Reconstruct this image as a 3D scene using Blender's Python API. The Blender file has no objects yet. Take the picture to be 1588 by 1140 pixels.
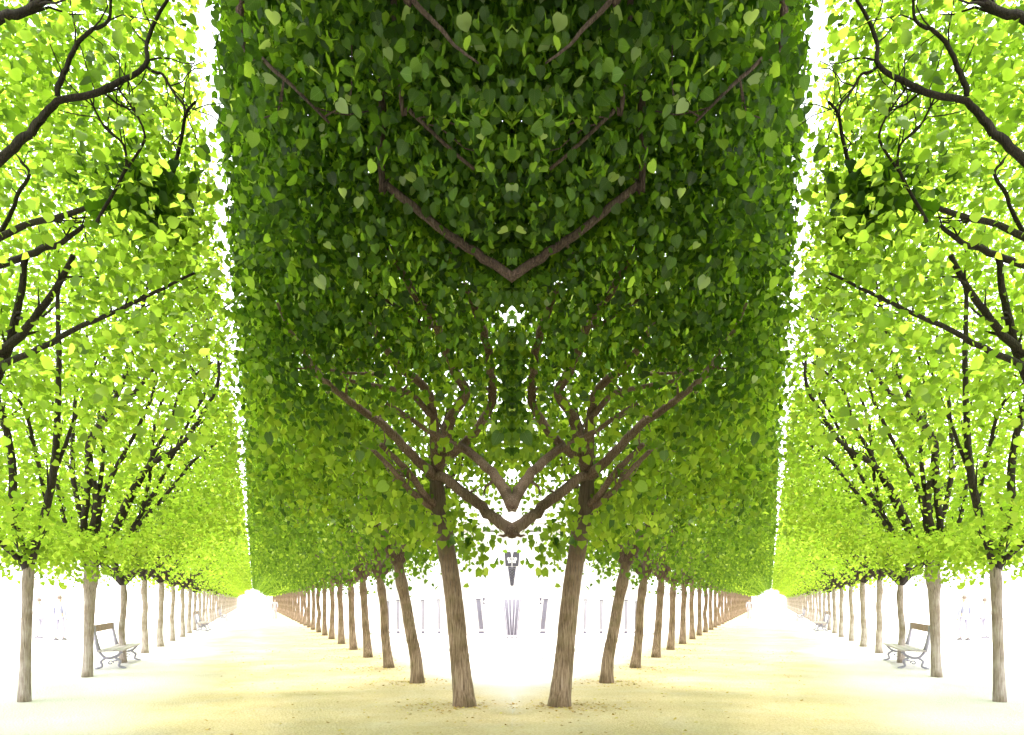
import bpy, math, random
import numpy as np
from mathutils import Matrix, Vector

# ------------------------------------------------------------------ camera, sky, sun, exposure
SC = bpy.context.scene
COL = SC.collection
F, CX, HY, EYE = 1100.0, 794.0, 930.0, 1.6      # focal length in photo pixels, horizon row, eye height (m)
cam_data = bpy.data.cameras.new('camera')
cam_data.sensor_width = 36.0
cam_data.lens = 36.0 * F / 1588.0
cam_data.shift_y = (HY - 570.0) / 1588.0
cam_data.clip_start = 0.05
cam_data.clip_end = 2000.0
cam = bpy.data.objects.new('camera', cam_data)
COL.objects.link(cam)
cam.location = (0, 0, EYE)
cam.rotation_euler = (math.radians(90), 0, 0)
SC.camera = cam

SUN_EL, SUN_AZ = 82.0, 180.0                    # azimuth from +Y, clockwise: the sun stands almost overhead
world = bpy.data.worlds.new('World')
SC.world = world
world.use_nodes = True
wn = world.node_tree.nodes
wl = world.node_tree.links
wn.clear()
sky = wn.new('ShaderNodeTexSky')
sky.sky_type = 'NISHITA'
sky.sun_disc = False
sky.sun_elevation = math.radians(SUN_EL)
sky.sun_rotation = math.radians(SUN_AZ)
sky.air_density = 1.0
sky.dust_density = 1.0
sky.ozone_density = 1.0
bg = wn.new('ShaderNodeBackground')
bg.inputs['Strength'].default_value = 0.15
wo = wn.new('ShaderNodeOutputWorld')
hz = wn.new('ShaderNodeHueSaturation')             # a thin bright overcast: the blue is nearly gone
hz.inputs['Saturation'].default_value = 0.18
hz.inputs['Value'].default_value = 1.0
wl.new(sky.outputs[0], hz.inputs['Color'])
wl.new(hz.outputs[0], bg.inputs[0])
wl.new(bg.outputs[0], wo.inputs[0])

sun_data = bpy.data.lights.new('sun', 'SUN')
sun_data.energy = 1.5
sun_data.angle = math.radians(14.0)          # veiled by thin bright cloud: no hard shadows
sun_data.color = (1.0, 0.96, 0.88)
sun = bpy.data.objects.new('sun', sun_data)
COL.objects.link(sun)
_e, _a = math.radians(SUN_EL), math.radians(SUN_AZ)
_d = Vector((math.sin(_a) * math.cos(_e), math.cos(_a) * math.cos(_e), math.sin(_e)))
sun.rotation_euler = _d.to_track_quat('Z', 'Y').to_euler()
sun.location = (0, -20, 40)

vs = SC.view_settings
vs.view_transform = 'Standard'
vs.look = 'None'
vs.gamma = 1.0
vs.use_curve_mapping = False
vs.exposure = 2.8
SC.cycles.max_bounces = 10
SC.cycles.diffuse_bounces = 8
SC.cycles.transmission_bounces = 8
SC.cycles.use_denoising = True

# ------------------------------------------------------------------ helpers
rng = np.random.default_rng(11)
random.seed(5)
TH = math.atan2(401.0, F)                       # each avenue leaves the viewer 20 degrees off the axis
U = np.array((-math.sin(TH), math.cos(TH), 0.0))
V = np.array((math.cos(TH), math.sin(TH), 0.0))


def at(px, py, Y):
    return np.array(((px - CX) / F * Y, Y, EYE - (py - HY) / F * Y))


def uv_xy(u, v):
    p = U * u + V * v
    return float(p[0]), float(p[1])


def link(o, parent=None):
    COL.objects.link(o)
    if parent is not None:
        o.parent = parent
    return o


def thing(name, label, cat, loc=(0, 0, 0), rz=0.0, group=None):
    o = bpy.data.objects.new(name, None)
    o.empty_display_size = 0.2
    link(o)
    o.location = loc
    o.rotation_euler = (0, 0, rz)
    o['label'] = label
    o['category'] = cat
    if group:
        o['group'] = group
    return o


def obj(name, me, parent=None, mat=None, label=None, kind=None):
    o = bpy.data.objects.new(name, me)
    if mat is not None and len(me.materials) == 0:
        me.materials.append(mat)
    link(o, parent)
    if label:
        o['label'] = label
    if kind:
        o['kind'] = kind
    return o


def mesh_from(name, verts, faces, smooth=True, mat=None):
    me = bpy.data.meshes.new(name)
    me.from_pydata([tuple(map(float, p)) for p in verts], [], faces)
    if smooth:
        me.polygons.foreach_set('use_smooth', np.ones(len(me.polygons), dtype=bool))
    if mat is not None:
        me.materials.append(mat)
    me.update()
    return me


class MB:
    def __init__(self):
        self.v, self.f = [], []

    def box(self, c, s, R=None):
        n = len(self.v)
        for dx, dy, dz in ((-1, -1, -1), (1, -1, -1), (1, 1, -1), (-1, 1, -1), (-1, -1, 1), (1, -1, 1), (1, 1, 1), (-1, 1, 1)):
            p = Vector((dx * s[0] / 2, dy * s[1] / 2, dz * s[2] / 2))
            if R is not None:
                p = R @ p
            self.v.append((c[0] + p.x, c[1] + p.y, c[2] + p.z))
        for q in ((0, 3, 2, 1), (4, 5, 6, 7), (0, 1, 5, 4), (1, 2, 6, 5), (2, 3, 7, 6), (3, 0, 4, 7)):
            self.f.append(tuple(n + i for i in q))
        return self

    def prism(self, poly, y0, y1):
        """poly in x,z, extruded between y0 and y1"""
        n, k = len(self.v), len(poly)
        for y in (y0, y1):
            for x, z in poly:
                self.v.append((x, y, z))
        self.f.append(tuple(n + i for i in range(k)))
        self.f.append(tuple(n + k + i for i in reversed(range(k))))
        for i in range(k):
            j = (i + 1) % k
            self.f.append((n + j, n + i, n + k + i, n + k + j))
        return self

    def tube(self, pts, rad, n=8, cap=True, wob=0.0, seed=0):
        pts = np.asarray(pts, float)
        rad = np.asarray(rad, float)
        r_ = np.random.default_rng(seed)
        k = len(pts)
        tan = np.gradient(pts, axis=0)
        tan /= np.linalg.norm(tan, axis=1)[:, None] + 1e-9
        ref = np.array((1.0, 0, 0)) if abs(tan[0][0]) < 0.8 else np.array((0, 1.0, 0))
        base = len(self.v)
        a = ref - tan[0] * ref.dot(tan[0])
        a /= np.linalg.norm(a)
        ph = r_.uniform(0, 6.28, 4)
        for i in range(k):
            a = a - tan[i] * a.dot(tan[i])
            a /= np.linalg.norm(a) + 1e-9
            b = np.cross(tan[i], a)
            for j in range(n):
                t = 2 * math.pi * j / n
                r = rad[i]
                if wob:
                    r *= 1 + wob * (math.sin(3 * t + ph[0] + i * .35) + .7 * math.sin(5 * t + ph[1] - i * .5) + .8 * math.sin(2 * t + ph[2] + i * .9) * math.sin(i * .8 + ph[3])) / 2
                p = pts[i] + a * (r * math.cos(t)) + b * (r * math.sin(t))
                self.v.append(tuple(p))
        for i in range(k - 1):
            for j in range(n):
                j2 = (j + 1) % n
                self.f.append((base + i * n + j, base + i * n + j2, base + (i + 1) * n + j2, base + (i + 1) * n + j))
        if cap:
            self.f.append(tuple(base + j for j in reversed(range(n))))
            self.f.append(tuple(base + (k - 1) * n + j for j in range(n)))
        return self

    def mesh(self, name, mat=None, smooth=False):
        return mesh_from(name, self.v, self.f, smooth, mat)


def smooth_line(pts, rad, step=4):
    """Catmull-Rom through pts with radii"""
    pts = np.asarray(pts, float)
    rad = np.asarray(rad, float)
    P = np.vstack([2 * pts[0] - pts[1], pts, 2 * pts[-1] - pts[-2]])
    R = np.concatenate([[rad[0]], rad, [rad[-1]]])
    op, orr = [], []
    for i in range(1, len(P) - 2):
        for s in range(step):
            t = s / step
            c = [(-t + 2 * t * t - t ** 3) / 2, (2 - 5 * t * t + 3 * t ** 3) / 2, (t + 4 * t * t - 3 * t ** 3) / 2, (-t * t + t ** 3) / 2]
            op.append(sum(c[k] * P[i - 1 + k] for k in range(4)))
            orr.append(R[i] * (1 - t) + R[i + 1] * t)
    op.append(pts[-1])
    orr.append(rad[-1])
    return np.array(op), np.array(orr)


# ------------------------------------------------------------------ materials
def new_mat(name):
    m = bpy.data.materials.new(name)
    m.use_nodes = True
    nt = m.node_tree
    nt.nodes.clear()
    out = nt.nodes.new('ShaderNodeOutputMaterial')
    return m, nt, out


def N(nt, kind, **kw):
    n = nt.nodes.new(kind)
    for k, v in kw.items():
        if k in n.inputs:
            n.inputs[k].default_value = v
        else:
            setattr(n, k, v)
    return n


def ramp(nt, stops):
    r = nt.nodes.new('ShaderNodeValToRGB')
    e = r.color_ramp.elements
    while len(e) < len(stops):
        e.new(0.5)
    for i, (p, c) in enumerate(stops):
        e[i].position = p
        e[i].color = (*c, 1)
    return r


def leaf_material(name, refl, trans, mix, veins=False, gloss=0.05):
    m, nt, out = new_mat(name)
    at_ = N(nt, 'ShaderNodeAttribute', attribute_name='rnd')
    rr = ramp(nt, refl)
    rt = ramp(nt, trans)
    nt.links.new(at_.outputs['Fac'], rr.inputs[0])
    nt.links.new(at_.outputs['Fac'], rt.inputs[0])
    cr, ct = rr.outputs[0], rt.outputs[0]
    dif = N(nt, 'ShaderNodeBsdfDiffuse')
    tra = N(nt, 'ShaderNodeBsdfTranslucent')
    if veins:
        uv = N(nt, 'ShaderNodeAttribute', attribute_name='leafuv')
        sep = N(nt, 'ShaderNodeSeparateXYZ')
        nt.links.new(uv.outputs['Vector'], sep.inputs[0])
        ab = N(nt, 'ShaderNodeMath', operation='ABSOLUTE')
        nt.links.new(sep.outputs[0], ab.inputs[0])
        # side veins run up and outwards from the midrib
        mu = N(nt, 'ShaderNodeMath', operation='MULTIPLY')
        mu.inputs[1].default_value = 0.75
        nt.links.new(ab.outputs[0], mu.inputs[0])
        su = N(nt, 'ShaderNodeMath', operation='SUBTRACT')
        nt.links.new(sep.outputs[1], su.inputs[0])
        nt.links.new(mu.outputs[0], su.inputs[1])
        fr = N(nt, 'ShaderNodeMath', operation='PINGPONG')
        fr.inputs[1].default_value = 0.075
        nt.links.new(su.outputs[0], fr.inputs[0])
        lt = N(nt, 'ShaderNodeMath', operation='LESS_THAN')
        lt.inputs[1].default_value = 0.010
        nt.links.new(fr.outputs[0], lt.inputs[0])
        lm = N(nt, 'ShaderNodeMath', operation='LESS_THAN')
        lm.inputs[1].default_value = 0.018
        nt.links.new(ab.outputs[0], lm.inputs[0])
        mx = N(nt, 'ShaderNodeMath', operation='MAXIMUM')
        nt.links.new(lt.outputs[0], mx.inputs[0])
        nt.links.new(lm.outputs[0], mx.inputs[1])
        sc = N(nt, 'ShaderNodeMath', operation='MULTIPLY')
        sc.inputs[1].default_value = 0.45
        nt.links.new(mx.outputs[0], sc.inputs[0])
        m1 = N(nt, 'ShaderNodeMixRGB')
        m1.inputs[2].default_value = (0.22, 0.30, 0.08, 1)
        nt.links.new(sc.outputs[0], m1.inputs[0])
        nt.links.new(cr, m1.inputs[1])
        cr = m1.outputs[0]
    nt.links.new(cr, dif.inputs[0])
    nt.links.new(ct, tra.inputs[0])
    ms = N(nt, 'ShaderNodeMixShader')
    ms.inputs[0].default_value = mix
    nt.links.new(dif.outputs[0], ms.inputs[1])
    nt.links.new(tra.outputs[0], ms.inputs[2])
    gl = N(nt, 'ShaderNodeBsdfGlossy')
    gl.inputs['Roughness'].default_value = 0.45
    gl.inputs[0].default_value = (0.8, 0.85, 0.8, 1)
    mg = N(nt, 'ShaderNodeMixShader')
    mg.inputs[0].default_value = gloss
    nt.links.new(ms.outputs[0], mg.inputs[1])
    nt.links.new(gl.outputs[0], mg.inputs[2])
    nt.links.new(mg.outputs[0], out.inputs[0])
    return m


GREENS_R = [(0.0, (.014, .030, .006)), (0.45, (.026, .058, .010)), (0.8, (.070, .130, .018)), (0.95, (.10, .17, .03)), (1.0, (.24, .30, .16))]
GREENS_T = [(0.0, (.05, .13, .005)), (0.42, (.15, .31, .011)), (0.70, (.38, .62, .026)), (1.0, (.56, .76, .09))]
M_LEAF = leaf_material('linden_leaf', GREENS_R, GREENS_T, 0.55, gloss=0.012)
M_LEAF_BIG = leaf_material('linden_leaf_veined', GREENS_R, GREENS_T, 0.55, veins=True, gloss=0.018)
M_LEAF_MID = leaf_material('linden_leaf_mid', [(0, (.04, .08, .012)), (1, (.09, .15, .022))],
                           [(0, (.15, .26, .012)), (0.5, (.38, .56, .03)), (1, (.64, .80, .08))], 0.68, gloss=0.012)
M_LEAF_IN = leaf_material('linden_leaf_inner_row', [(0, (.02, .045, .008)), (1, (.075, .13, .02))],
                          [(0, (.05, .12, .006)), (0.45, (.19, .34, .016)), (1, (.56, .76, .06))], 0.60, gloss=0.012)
M_LEAF_PALE = leaf_material('linden_leaf_lit', [(0, (.06, .11, .015)), (1, (.12, .19, .03))],  # this and its veined copy: leaf colours raised for light glowing through outer crowns
                            [(0, (.16, .28, .016)), (0.45, (.42, .63, .042)), (1, (.70, .88, .11))], 0.80, gloss=0.015)
M_LEAF_PALE_BIG = leaf_material('linden_leaf_lit_veined', [(0, (.06, .11, .015)), (1, (.12, .19, .03))],
                                [(0, (.15, .27, .016)), (0.45, (.40, .61, .042)), (1, (.68, .86, .10))], 0.78, veins=True, gloss=0.015)


def bark_material(name, dark, mid, light, moss=0.0, scale=1.0):
    m, nt, out = new_mat(name)
    tc = N(nt, 'ShaderNodeTexCoord')
    mp = N(nt, 'ShaderNodeMapping')
    mp.inputs['Scale'].default_value = (26 * scale, 26 * scale, 1.7 * scale)
    nt.links.new(tc.outputs['Object'], mp.inputs[0])
    n1 = N(nt, 'ShaderNodeTexNoise', Scale=2.2, Detail=6.0, Roughness=0.65)
    nt.links.new(mp.outputs[0], n1.inputs['Vector'])
    n2 = N(nt, 'ShaderNodeTexNoise', Scale=2.6, Detail=4.0)
    nt.links.new(tc.outputs['Object'], n2.inputs['Vector'])
    r1 = ramp(nt, [(0.36, dark), (0.50, mid), (0.64, light)])
    nt.links.new(n1.outputs[0], r1.inputs[0])
    r2 = ramp(nt, [(0.42, (1, 1, 1)), (0.62, (.62, .58, .50))])
    nt.links.new(n2.outputs[0], r2.inputs[0])
    mul = N(nt, 'ShaderNodeMixRGB', blend_type='MULTIPLY')
    mul.inputs[0].default_value = 1.0
    nt.links.new(r1.outputs[0], mul.inputs[1])
    nt.links.new(r2.outputs[0], mul.inputs[2])
    col = mul.outputs[0]
    if moss:
        n3 = N(nt, 'ShaderNodeTexNoise', Scale=5.0, Detail=5.0)
        nt.links.new(tc.outputs['Object'], n3.inputs['Vector'])
        r3 = ramp(nt, [(0.50, (0, 0, 0)), (0.66, (moss, moss, moss))])
        nt.links.new(n3.outputs[0], r3.inputs[0])
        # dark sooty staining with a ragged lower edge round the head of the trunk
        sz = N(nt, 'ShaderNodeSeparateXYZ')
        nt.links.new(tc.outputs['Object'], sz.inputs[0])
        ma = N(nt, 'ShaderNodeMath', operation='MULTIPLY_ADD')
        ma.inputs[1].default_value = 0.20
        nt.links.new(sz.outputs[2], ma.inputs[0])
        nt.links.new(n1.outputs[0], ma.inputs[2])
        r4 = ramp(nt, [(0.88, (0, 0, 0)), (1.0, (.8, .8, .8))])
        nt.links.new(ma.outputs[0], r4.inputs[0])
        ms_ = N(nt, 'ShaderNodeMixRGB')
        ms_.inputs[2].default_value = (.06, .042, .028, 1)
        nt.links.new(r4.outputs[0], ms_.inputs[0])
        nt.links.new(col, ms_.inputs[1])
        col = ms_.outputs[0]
        mm = N(nt, 'ShaderNodeMixRGB')
        mm.inputs[2].default_value = (.16, .15, .05, 1)
        nt.links.new(r3.outputs[0], mm.inputs[0])
        nt.links.new(col, mm.inputs[1])
        col = mm.outputs[0]
    bp = N(nt, 'ShaderNodeBump', Strength=1.0, Distance=0.04)
    nt.links.new(n1.outputs[0], bp.inputs['Height'])
    p = N(nt, 'ShaderNodeBsdfPrincipled', Roughness=0.9)
    nt.links.new(col, p.inputs['Base Color'])
    nt.links.new(bp.outputs[0], p.inputs['Normal'])
    nt.links.new(p.outputs[0], out.inputs[0])
    return m


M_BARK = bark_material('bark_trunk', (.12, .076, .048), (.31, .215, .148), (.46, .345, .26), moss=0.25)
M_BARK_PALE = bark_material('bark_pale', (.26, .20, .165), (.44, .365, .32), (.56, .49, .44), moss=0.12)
M_LIMB = bark_material('bark_limb', (.055, .036, .026), (.125, .082, .060), (.21, .15, .115), scale=1.6)
M_LIMB_BROWN = bark_material('bark_limb_brown', (.10, .062, .044), (.22, .145, .105), (.34, .25, .19), scale=1.6)
M_TWIG = bark_material('bark_twig', (.014, .009, .007), (.035, .023, .017), (.075, .052, .038), scale=2.0)


def plain(name, col, rough=0.6, var=0.12, scale=6.0, metal=0.0, bump=0.0):
    m, nt, out = new_mat(name)
    tc = N(nt, 'ShaderNodeTexCoord')
    n1 = N(nt, 'ShaderNodeTexNoise', Scale=scale, Detail=5.0)
    nt.links.new(tc.outputs['Object'], n1.inputs['Vector'])
    lo = tuple(c * (1 - var) for c in col)
    hi = tuple(min(1, c * (1 + var)) for c in col)
    r = ramp(nt, [(0.3, lo), (0.7, hi)])
    nt.links.new(n1.outputs[0], r.inputs[0])
    p = N(nt, 'ShaderNodeBsdfPrincipled', Roughness=rough, Metallic=metal)
    nt.links.new(r.outputs[0], p.inputs['Base Color'])
    if bump:
        b = N(nt, 'ShaderNodeBump', Strength=bump, Distance=0.01)
        nt.links.new(n1.outputs[0], b.inputs['Height'])
        nt.links.new(b.outputs[0], p.inputs['Normal'])
    nt.links.new(p.outputs[0], out.inputs[0])
    return m


def sand_material(name, a, b, c, thin=None):
    m, nt, out = new_mat(name)
    tc = N(nt, 'ShaderNodeTexCoord')
    big = N(nt, 'ShaderNodeTexNoise', Scale=0.9, Detail=8.0, Roughness=0.6)
    fine = N(nt, 'ShaderNodeTexNoise', Scale=26.0, Detail=9.0, Roughness=0.75)
    vor = N(nt, 'ShaderNodeTexVoronoi', Scale=34.0)
    for n in (big, fine, vor):
        nt.links.new(tc.outputs['Object'], n.inputs['Vector'])
    mixv = N(nt, 'ShaderNodeMath', operation='MULTIPLY_ADD')
    mixv.inputs[1].default_value = 0.74
    nt.links.new(fine.outputs[0], mixv.inputs[0])
    h = N(nt, 'ShaderNodeMath', operation='MULTIPLY')
    h.inputs[1].default_value = 0.26
    nt.links.new(big.outputs[0], h.inputs[0])
    nt.links.new(h.outputs[0], mixv.inputs[2])
    r = ramp(nt, [(0.36, a), (0.50, b), (0.66, c)])
    nt.links.new(mixv.outputs[0], r.inputs[0])
    p = N(nt, 'ShaderNodeBsdfPrincipled', Roughness=0.95)
    colr = r.outputs[0]
    if thin:
        r2 = ramp(nt, [(0.36, thin[0]), (0.50, thin[1]), (0.66, thin[2])])
        nt.links.new(mixv.outputs[0], r2.inputs[0])
        am = N(nt, 'ShaderNodeAttribute', attribute_name='sand')
        pat = N(nt, 'ShaderNodeTexNoise', Scale=1.6, Detail=6.0)
        nt.links.new(tc.outputs['Object'], pat.inputs['Vector'])
        pm_ = N(nt, 'ShaderNodeMath', operation='MULTIPLY_ADD')
        pm_.inputs[1].default_value = 0.9
        pm_.inputs[2].default_value = -0.45
        nt.links.new(pat.outputs[0], pm_.inputs[0])
        ad = N(nt, 'ShaderNodeMath', operation='MULTIPLY_ADD', use_clamp=True)
        ad.inputs[1].default_value = 1.0
        nt.links.new(am.outputs['Fac'], ad.inputs[0])
        mw = N(nt, 'ShaderNodeMath', operation='MULTIPLY')
        nt.links.new(pm_.outputs[0], mw.inputs[0])
        nt.links.new(am.outputs['Fac'], mw.inputs[1])
        nt.links.new(mw.outputs[0], ad.inputs[2])
        mxx = N(nt, 'ShaderNodeMixRGB')
        nt.links.new(ad.outputs[0], mxx.inputs[0])
        nt.links.new(r2.outputs[0], mxx.inputs[1])
        nt.links.new(r.outputs[0], mxx.inputs[2])
        colr = mxx.outputs[0]
    nt.links.new(colr, p.inputs['Base Color'])
    hh = N(nt, 'ShaderNodeMath', operation='ADD')
    nt.links.new(fine.outputs[0], hh.inputs[0])
    nt.links.new(vor.outputs['Distance'], hh.inputs[1])
    bp = N(nt, 'ShaderNodeBump', Strength=0.7, Distance=0.02)
    nt.links.new(hh.outputs[0], bp.inputs['Height'])
    nt.links.new(bp.outputs[0], p.inputs['Normal'])
    nt.links.new(p.outputs[0], out.inputs[0])
    return m


M_GROUND = sand_material('pale_gravel', (.62, .56, .52), (.69, .64, .61), (.75, .71, .68))
M_PATH = sand_material('sandy_path', (.47, .34, .165), (.67, .525, .295), (.79, .665, .45), ((.62, .56, .52), (.69, .64, .61), (.75, .71, .68)))
M_STONE = plain('pale_stone', (.74, .73, .71), 0.85, 0.06, 3.0, bump=0.2)
M_KERB = plain('kerb_stone', (.50, .48, .46), 0.9, 0.15, 5.0, bump=0.3)
M_IRON = plain('violet_grey_iron', (.10, .09, .13), 0.5, 0.2, 9.0)
M_BENCH_IRON = plain('bench_iron', (.30, .28, .34), 0.55, 0.2, 12.0)
M_BENCH_WOOD = plain('bench_wood', (.24, .165, .12), 0.7, 0.25, 14.0)
M_BENCH_SEAT = plain('bench_seat_wood', (.36, .31, .31), 0.6, 0.15, 14.0)
M_SIGN = plain('sign_plate', (.05, .045, .06), 0.5, 0.15, 10.0)
M_WHITE = plain('white_paint', (.80, .79, .78), 0.6, 0.03, 4.0)
M_LAVENDER = plain('lavender_grey_panel', (.46, .44, .51), 0.7, 0.06, 4.0)
M_GLASS = plain('dark_glass', (.52, .52, .56), 0.2, 0.05, 2.0)

# ------------------------------------------------------------------ ground
gv = [(-500, -60, 0), (500, -60, 0), (500, 900, 0), (-500, 900, 0)]
g = obj('ground', mesh_from('ground', gv, [(0, 1, 2, 3)], False, M_GROUND))
g['kind'] = 'structure'


def path_mesh(side):
    # a strip of sand along the avenue that thins out into the gravel; each avenue keeps to its own half of the garden
    us = np.concatenate([np.arange(2.0, 60, 0.6), np.arange(60, 240, 6)])
    vv, ff, sand = [], [], []
    ncol = 22
    for i, u in enumerate(us):
        lo, hi = -3.2, 4.6
        for k in range(ncol):
            v_ = lo + (hi - lo) * k / (ncol - 1)
            x, y = uv_xy(u, v_)
            vv.append((abs(min(x, 0.0)) * side, y, 0.004))
            w = .3 * math.sin(u * .7) + .25 * math.sin(u * .23 + 1)
            a = min(1, max(0, (v_ + 2.6 + w) / 2.2)) * min(1, max(0, (4.3 - v_ + .4 * w) / 1.1))
            sand.append(a * a * (3 - 2 * a))
    for i in range(len(us) - 1):
        for k in range(ncol - 1):
            a = i * ncol + k
            q = (a, a + 1, a + ncol + 1, a + ncol)
            ff.append(q if side < 0 else q[::-1])
    me = mesh_from('path', vv, ff, True, M_PATH)
    at_ = me.attributes.new('sand', 'FLOAT', 'POINT')
    at_.data.foreach_set('value', np.array(sand, np.float32))
    return me


for s in (-1, 1):
    p = obj('path', path_mesh(s))
    p['kind'] = 'structure'

# ------------------------------------------------------------------ leaves
HALF8 = [(.26, -.09, .03), (.47, .14, .07), (.46, .42, .08), (.30, .70, .03)]
HALF6 = [(.40, .0, .05), (.44, .45, .07)]


def template(detail):
    if detail == 2:
        h = HALF8
    elif detail == 1:
        h = HALF6
    else:
        h = [(.46, .30, .07)]
    v = [(0, .02, 0)] + list(h) + [(0, 1.0, -.08)] + [(-x, y, z) for x, y, z in h]
    k = len(h)
    right = [0] + list(range(1, k + 2))
    left = [0, k + 1] + list(range(2 * k + 1, k + 1, -1))
    tris = []
    for poly in (right, left):
        for i in range(1, len(poly) - 1):
            tris.append((poly[0], poly[i], poly[i + 1]))
    return np.array(v, float), np.array(tris, int)


def unit(a):
    return a / (np.linalg.norm(a, axis=-1, keepdims=True) + 1e-9)


def foliage_mesh(name, P, T, Nn, S, R, detail, mat):
    tv, tt = template(detail)
    T = unit(T)
    Nn = unit(Nn - T * (Nn * T).sum(1, keepdims=True))
    B = np.cross(T, Nn)
    k = len(tv)
    n = len(P)
    curl = rng.uniform(0.3, 2.4, (n, 1, 1))
    verts = P[:, None, :] + S[:, None, None] * (tv[None, :, 0:1] * B[:, None, :] * rng.uniform(.82, 1.12, (n, 1, 1)) + tv[None, :, 1:2] * T[:, None, :] + tv[None, :, 2:3] * curl * Nn[:, None, :])
    faces = (np.arange(n)[:, None, None] * k + tt[None]).reshape(-1, 3)
    me = bpy.data.meshes.new(name)
    me.vertices.add(n * k)
    me.vertices.foreach_set('co', verts.astype(np.float32).ravel())
    nf = len(faces)
    me.loops.add(nf * 3)
    me.loops.foreach_set('vertex_index', faces.astype(np.int32).ravel())
    me.polygons.add(nf)
    me.polygons.foreach_set('loop_start', np.arange(0, nf * 3, 3, dtype=np.int32))
    me.update(calc_edges=True)
    a = me.attributes.new('rnd', 'FLOAT', 'FACE')
    a.data.foreach_set('value', np.repeat(R, len(tt)).astype(np.float32))
    me.materials.append(mat)
    return me


def big_leaf_mesh(seed):
    """one heart-shaped leaf with folded, curling halves, a toothed rim and its stalk"""
    r_ = np.random.default_rng(seed)
    rim = [(.16, -.10), (.33, -.06), (.46, .12), (.49, .30), (.45, .48), (.35, .66), (.22, .82), (.09, .95)]
    cup = r_.uniform(.05, .22)
    bend = r_.uniform(-.25, .10)
    tw = r_.uniform(-.25, .25)

    def z(x, y):
        return cup * abs(x) * 1.2 + bend * (y - .3) ** 2 * (1 if y > .3 else .3) + tw * x * y + .02 * math.sin(9 * y + 14 * abs(x))
    vs_, fs = [], []
    mid = [0.0, .2, .45, .72, 1.03]
    for y in mid:
        vs_.append((0, y, z(0, y)))
    idx = {}
    for sgn in (1, -1):
        for i, (x, y) in enumerate(rim):
            k = 1 + (.025 if i % 2 else -.015)
            idx[sgn, i] = len(vs_)
            vs_.append((sgn * x * k, y, z(sgn * x * k, y)))
    for sgn in (1, -1):
        seq = [(0, idx[sgn, 0], idx[sgn, 1]), (0, idx[sgn, 1], idx[sgn, 2]), (0, idx[sgn, 2], 1), (1, idx[sgn, 2], idx[sgn, 3]),
               (1, idx[sgn, 3], 2), (2, idx[sgn, 3], idx[sgn, 4]), (2, idx[sgn, 4], idx[sgn, 5]), (2, idx[sgn, 5], 3),
               (3, idx[sgn, 5], idx[sgn, 6]), (3, idx[sgn, 6], idx[sgn, 7]), (3, idx[sgn, 7], 4)]
        fs += [t if sgn > 0 else t[::-1] for t in seq]
    n = len(vs_)
    vs_ += [(.012, .01, 0), (-.012, .01, 0), (.01, -.42, .10), (-.01, -.42, .10)]
    fs += [(n, n + 1, n + 3, n + 2)]
    me = mesh_from('leaf', vs_, fs, True, M_LEAF_BIG)
    a = me.attributes.new('rnd', 'FLOAT', 'FACE')
    a.data.foreach_set('value', np.full(len(me.polygons), 1.0 if seed == 7 else min(.97, r_.beta(1.2, 1.8)), np.float32))
    u = me.attributes.new('leafuv', 'FLOAT_VECTOR', 'POINT')
    u.data.foreach_set('vector', np.array([(x, y, 0) for x, y, _ in vs_], np.float32).ravel())
    return me


BIG_LEAVES = [big_leaf_mesh(s) for s in range(14)]
PALE_LEAVES = []
for _m in BIG_LEAVES:
    _c = _m.copy()
    _c.materials[0] = M_LEAF_PALE_BIG
    PALE_LEAVES.append(_c)


def leaf_frames(P, T, Nn):
    T = unit(T)
    Nn = unit(Nn - T * (Nn * T).sum(1, keepdims=True))
    return np.cross(T, Nn), T, Nn


def pick_visible(P, S, n=300, x_max=CX + 6):
    """the leaves that show largest from the path: nearest of their spot, in view"""
    Y = P[:, 1]
    px = CX + P[:, 0] / np.maximum(Y, .1) * F
    py = HY - (P[:, 2] - EYE) / np.maximum(Y, .1) * F
    ok = (Y > .8) & (px > -10) & (px < x_max) & (py > -10) & (py < 1140)
    size = S / np.maximum(Y, .1) * F
    order = np.argsort(Y)
    seen, out = set(), []
    for i in order:
        if not ok[i]:
            continue
        c = (int(px[i] // 13), int(py[i] // 13))
        if c in seen:
            continue
        seen.add(c)
        out.append(i)
    out = sorted(out, key=lambda i: -size[i])[:n]
    return np.array(out, int)


def crown(root, P, T, Nn, S, R, mat, detail, singles=0, origin=(0, 0, 0), name='crown'):
    """foliage of one tree: the leaves that show largest are parts, the rest one mass"""
    o3 = np.array(origin, float)
    keep = np.ones(len(P), bool)
    if singles:
        idx = pick_visible(P, S, singles)
        keep[idx] = False
        B, T_, N_ = leaf_frames(P, T, Nn)
        for i in idx:
            o = bpy.data.objects.new('leaf', (BIG_LEAVES if mat is M_LEAF else PALE_LEAVES)[int(rng.integers(len(BIG_LEAVES)))])
            M = Matrix(((B[i][0], T_[i][0], N_[i][0], 0), (B[i][1], T_[i][1], N_[i][1], 0), (B[i][2], T_[i][2], N_[i][2], 0), (0, 0, 0, 1)))
            o.parent = root
            p = P[i] - o3
            o.matrix_basis = Matrix.Translation(p) @ M @ Matrix.Diagonal((S[i] * 1.04,) * 3).to_4x4()
            COL.objects.link(o)
    me = foliage_mesh(name, P[keep] - o3, T[keep], Nn[keep], S[keep], R[keep], detail, mat)
    return obj(name, me, root, kind='stuff')


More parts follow.
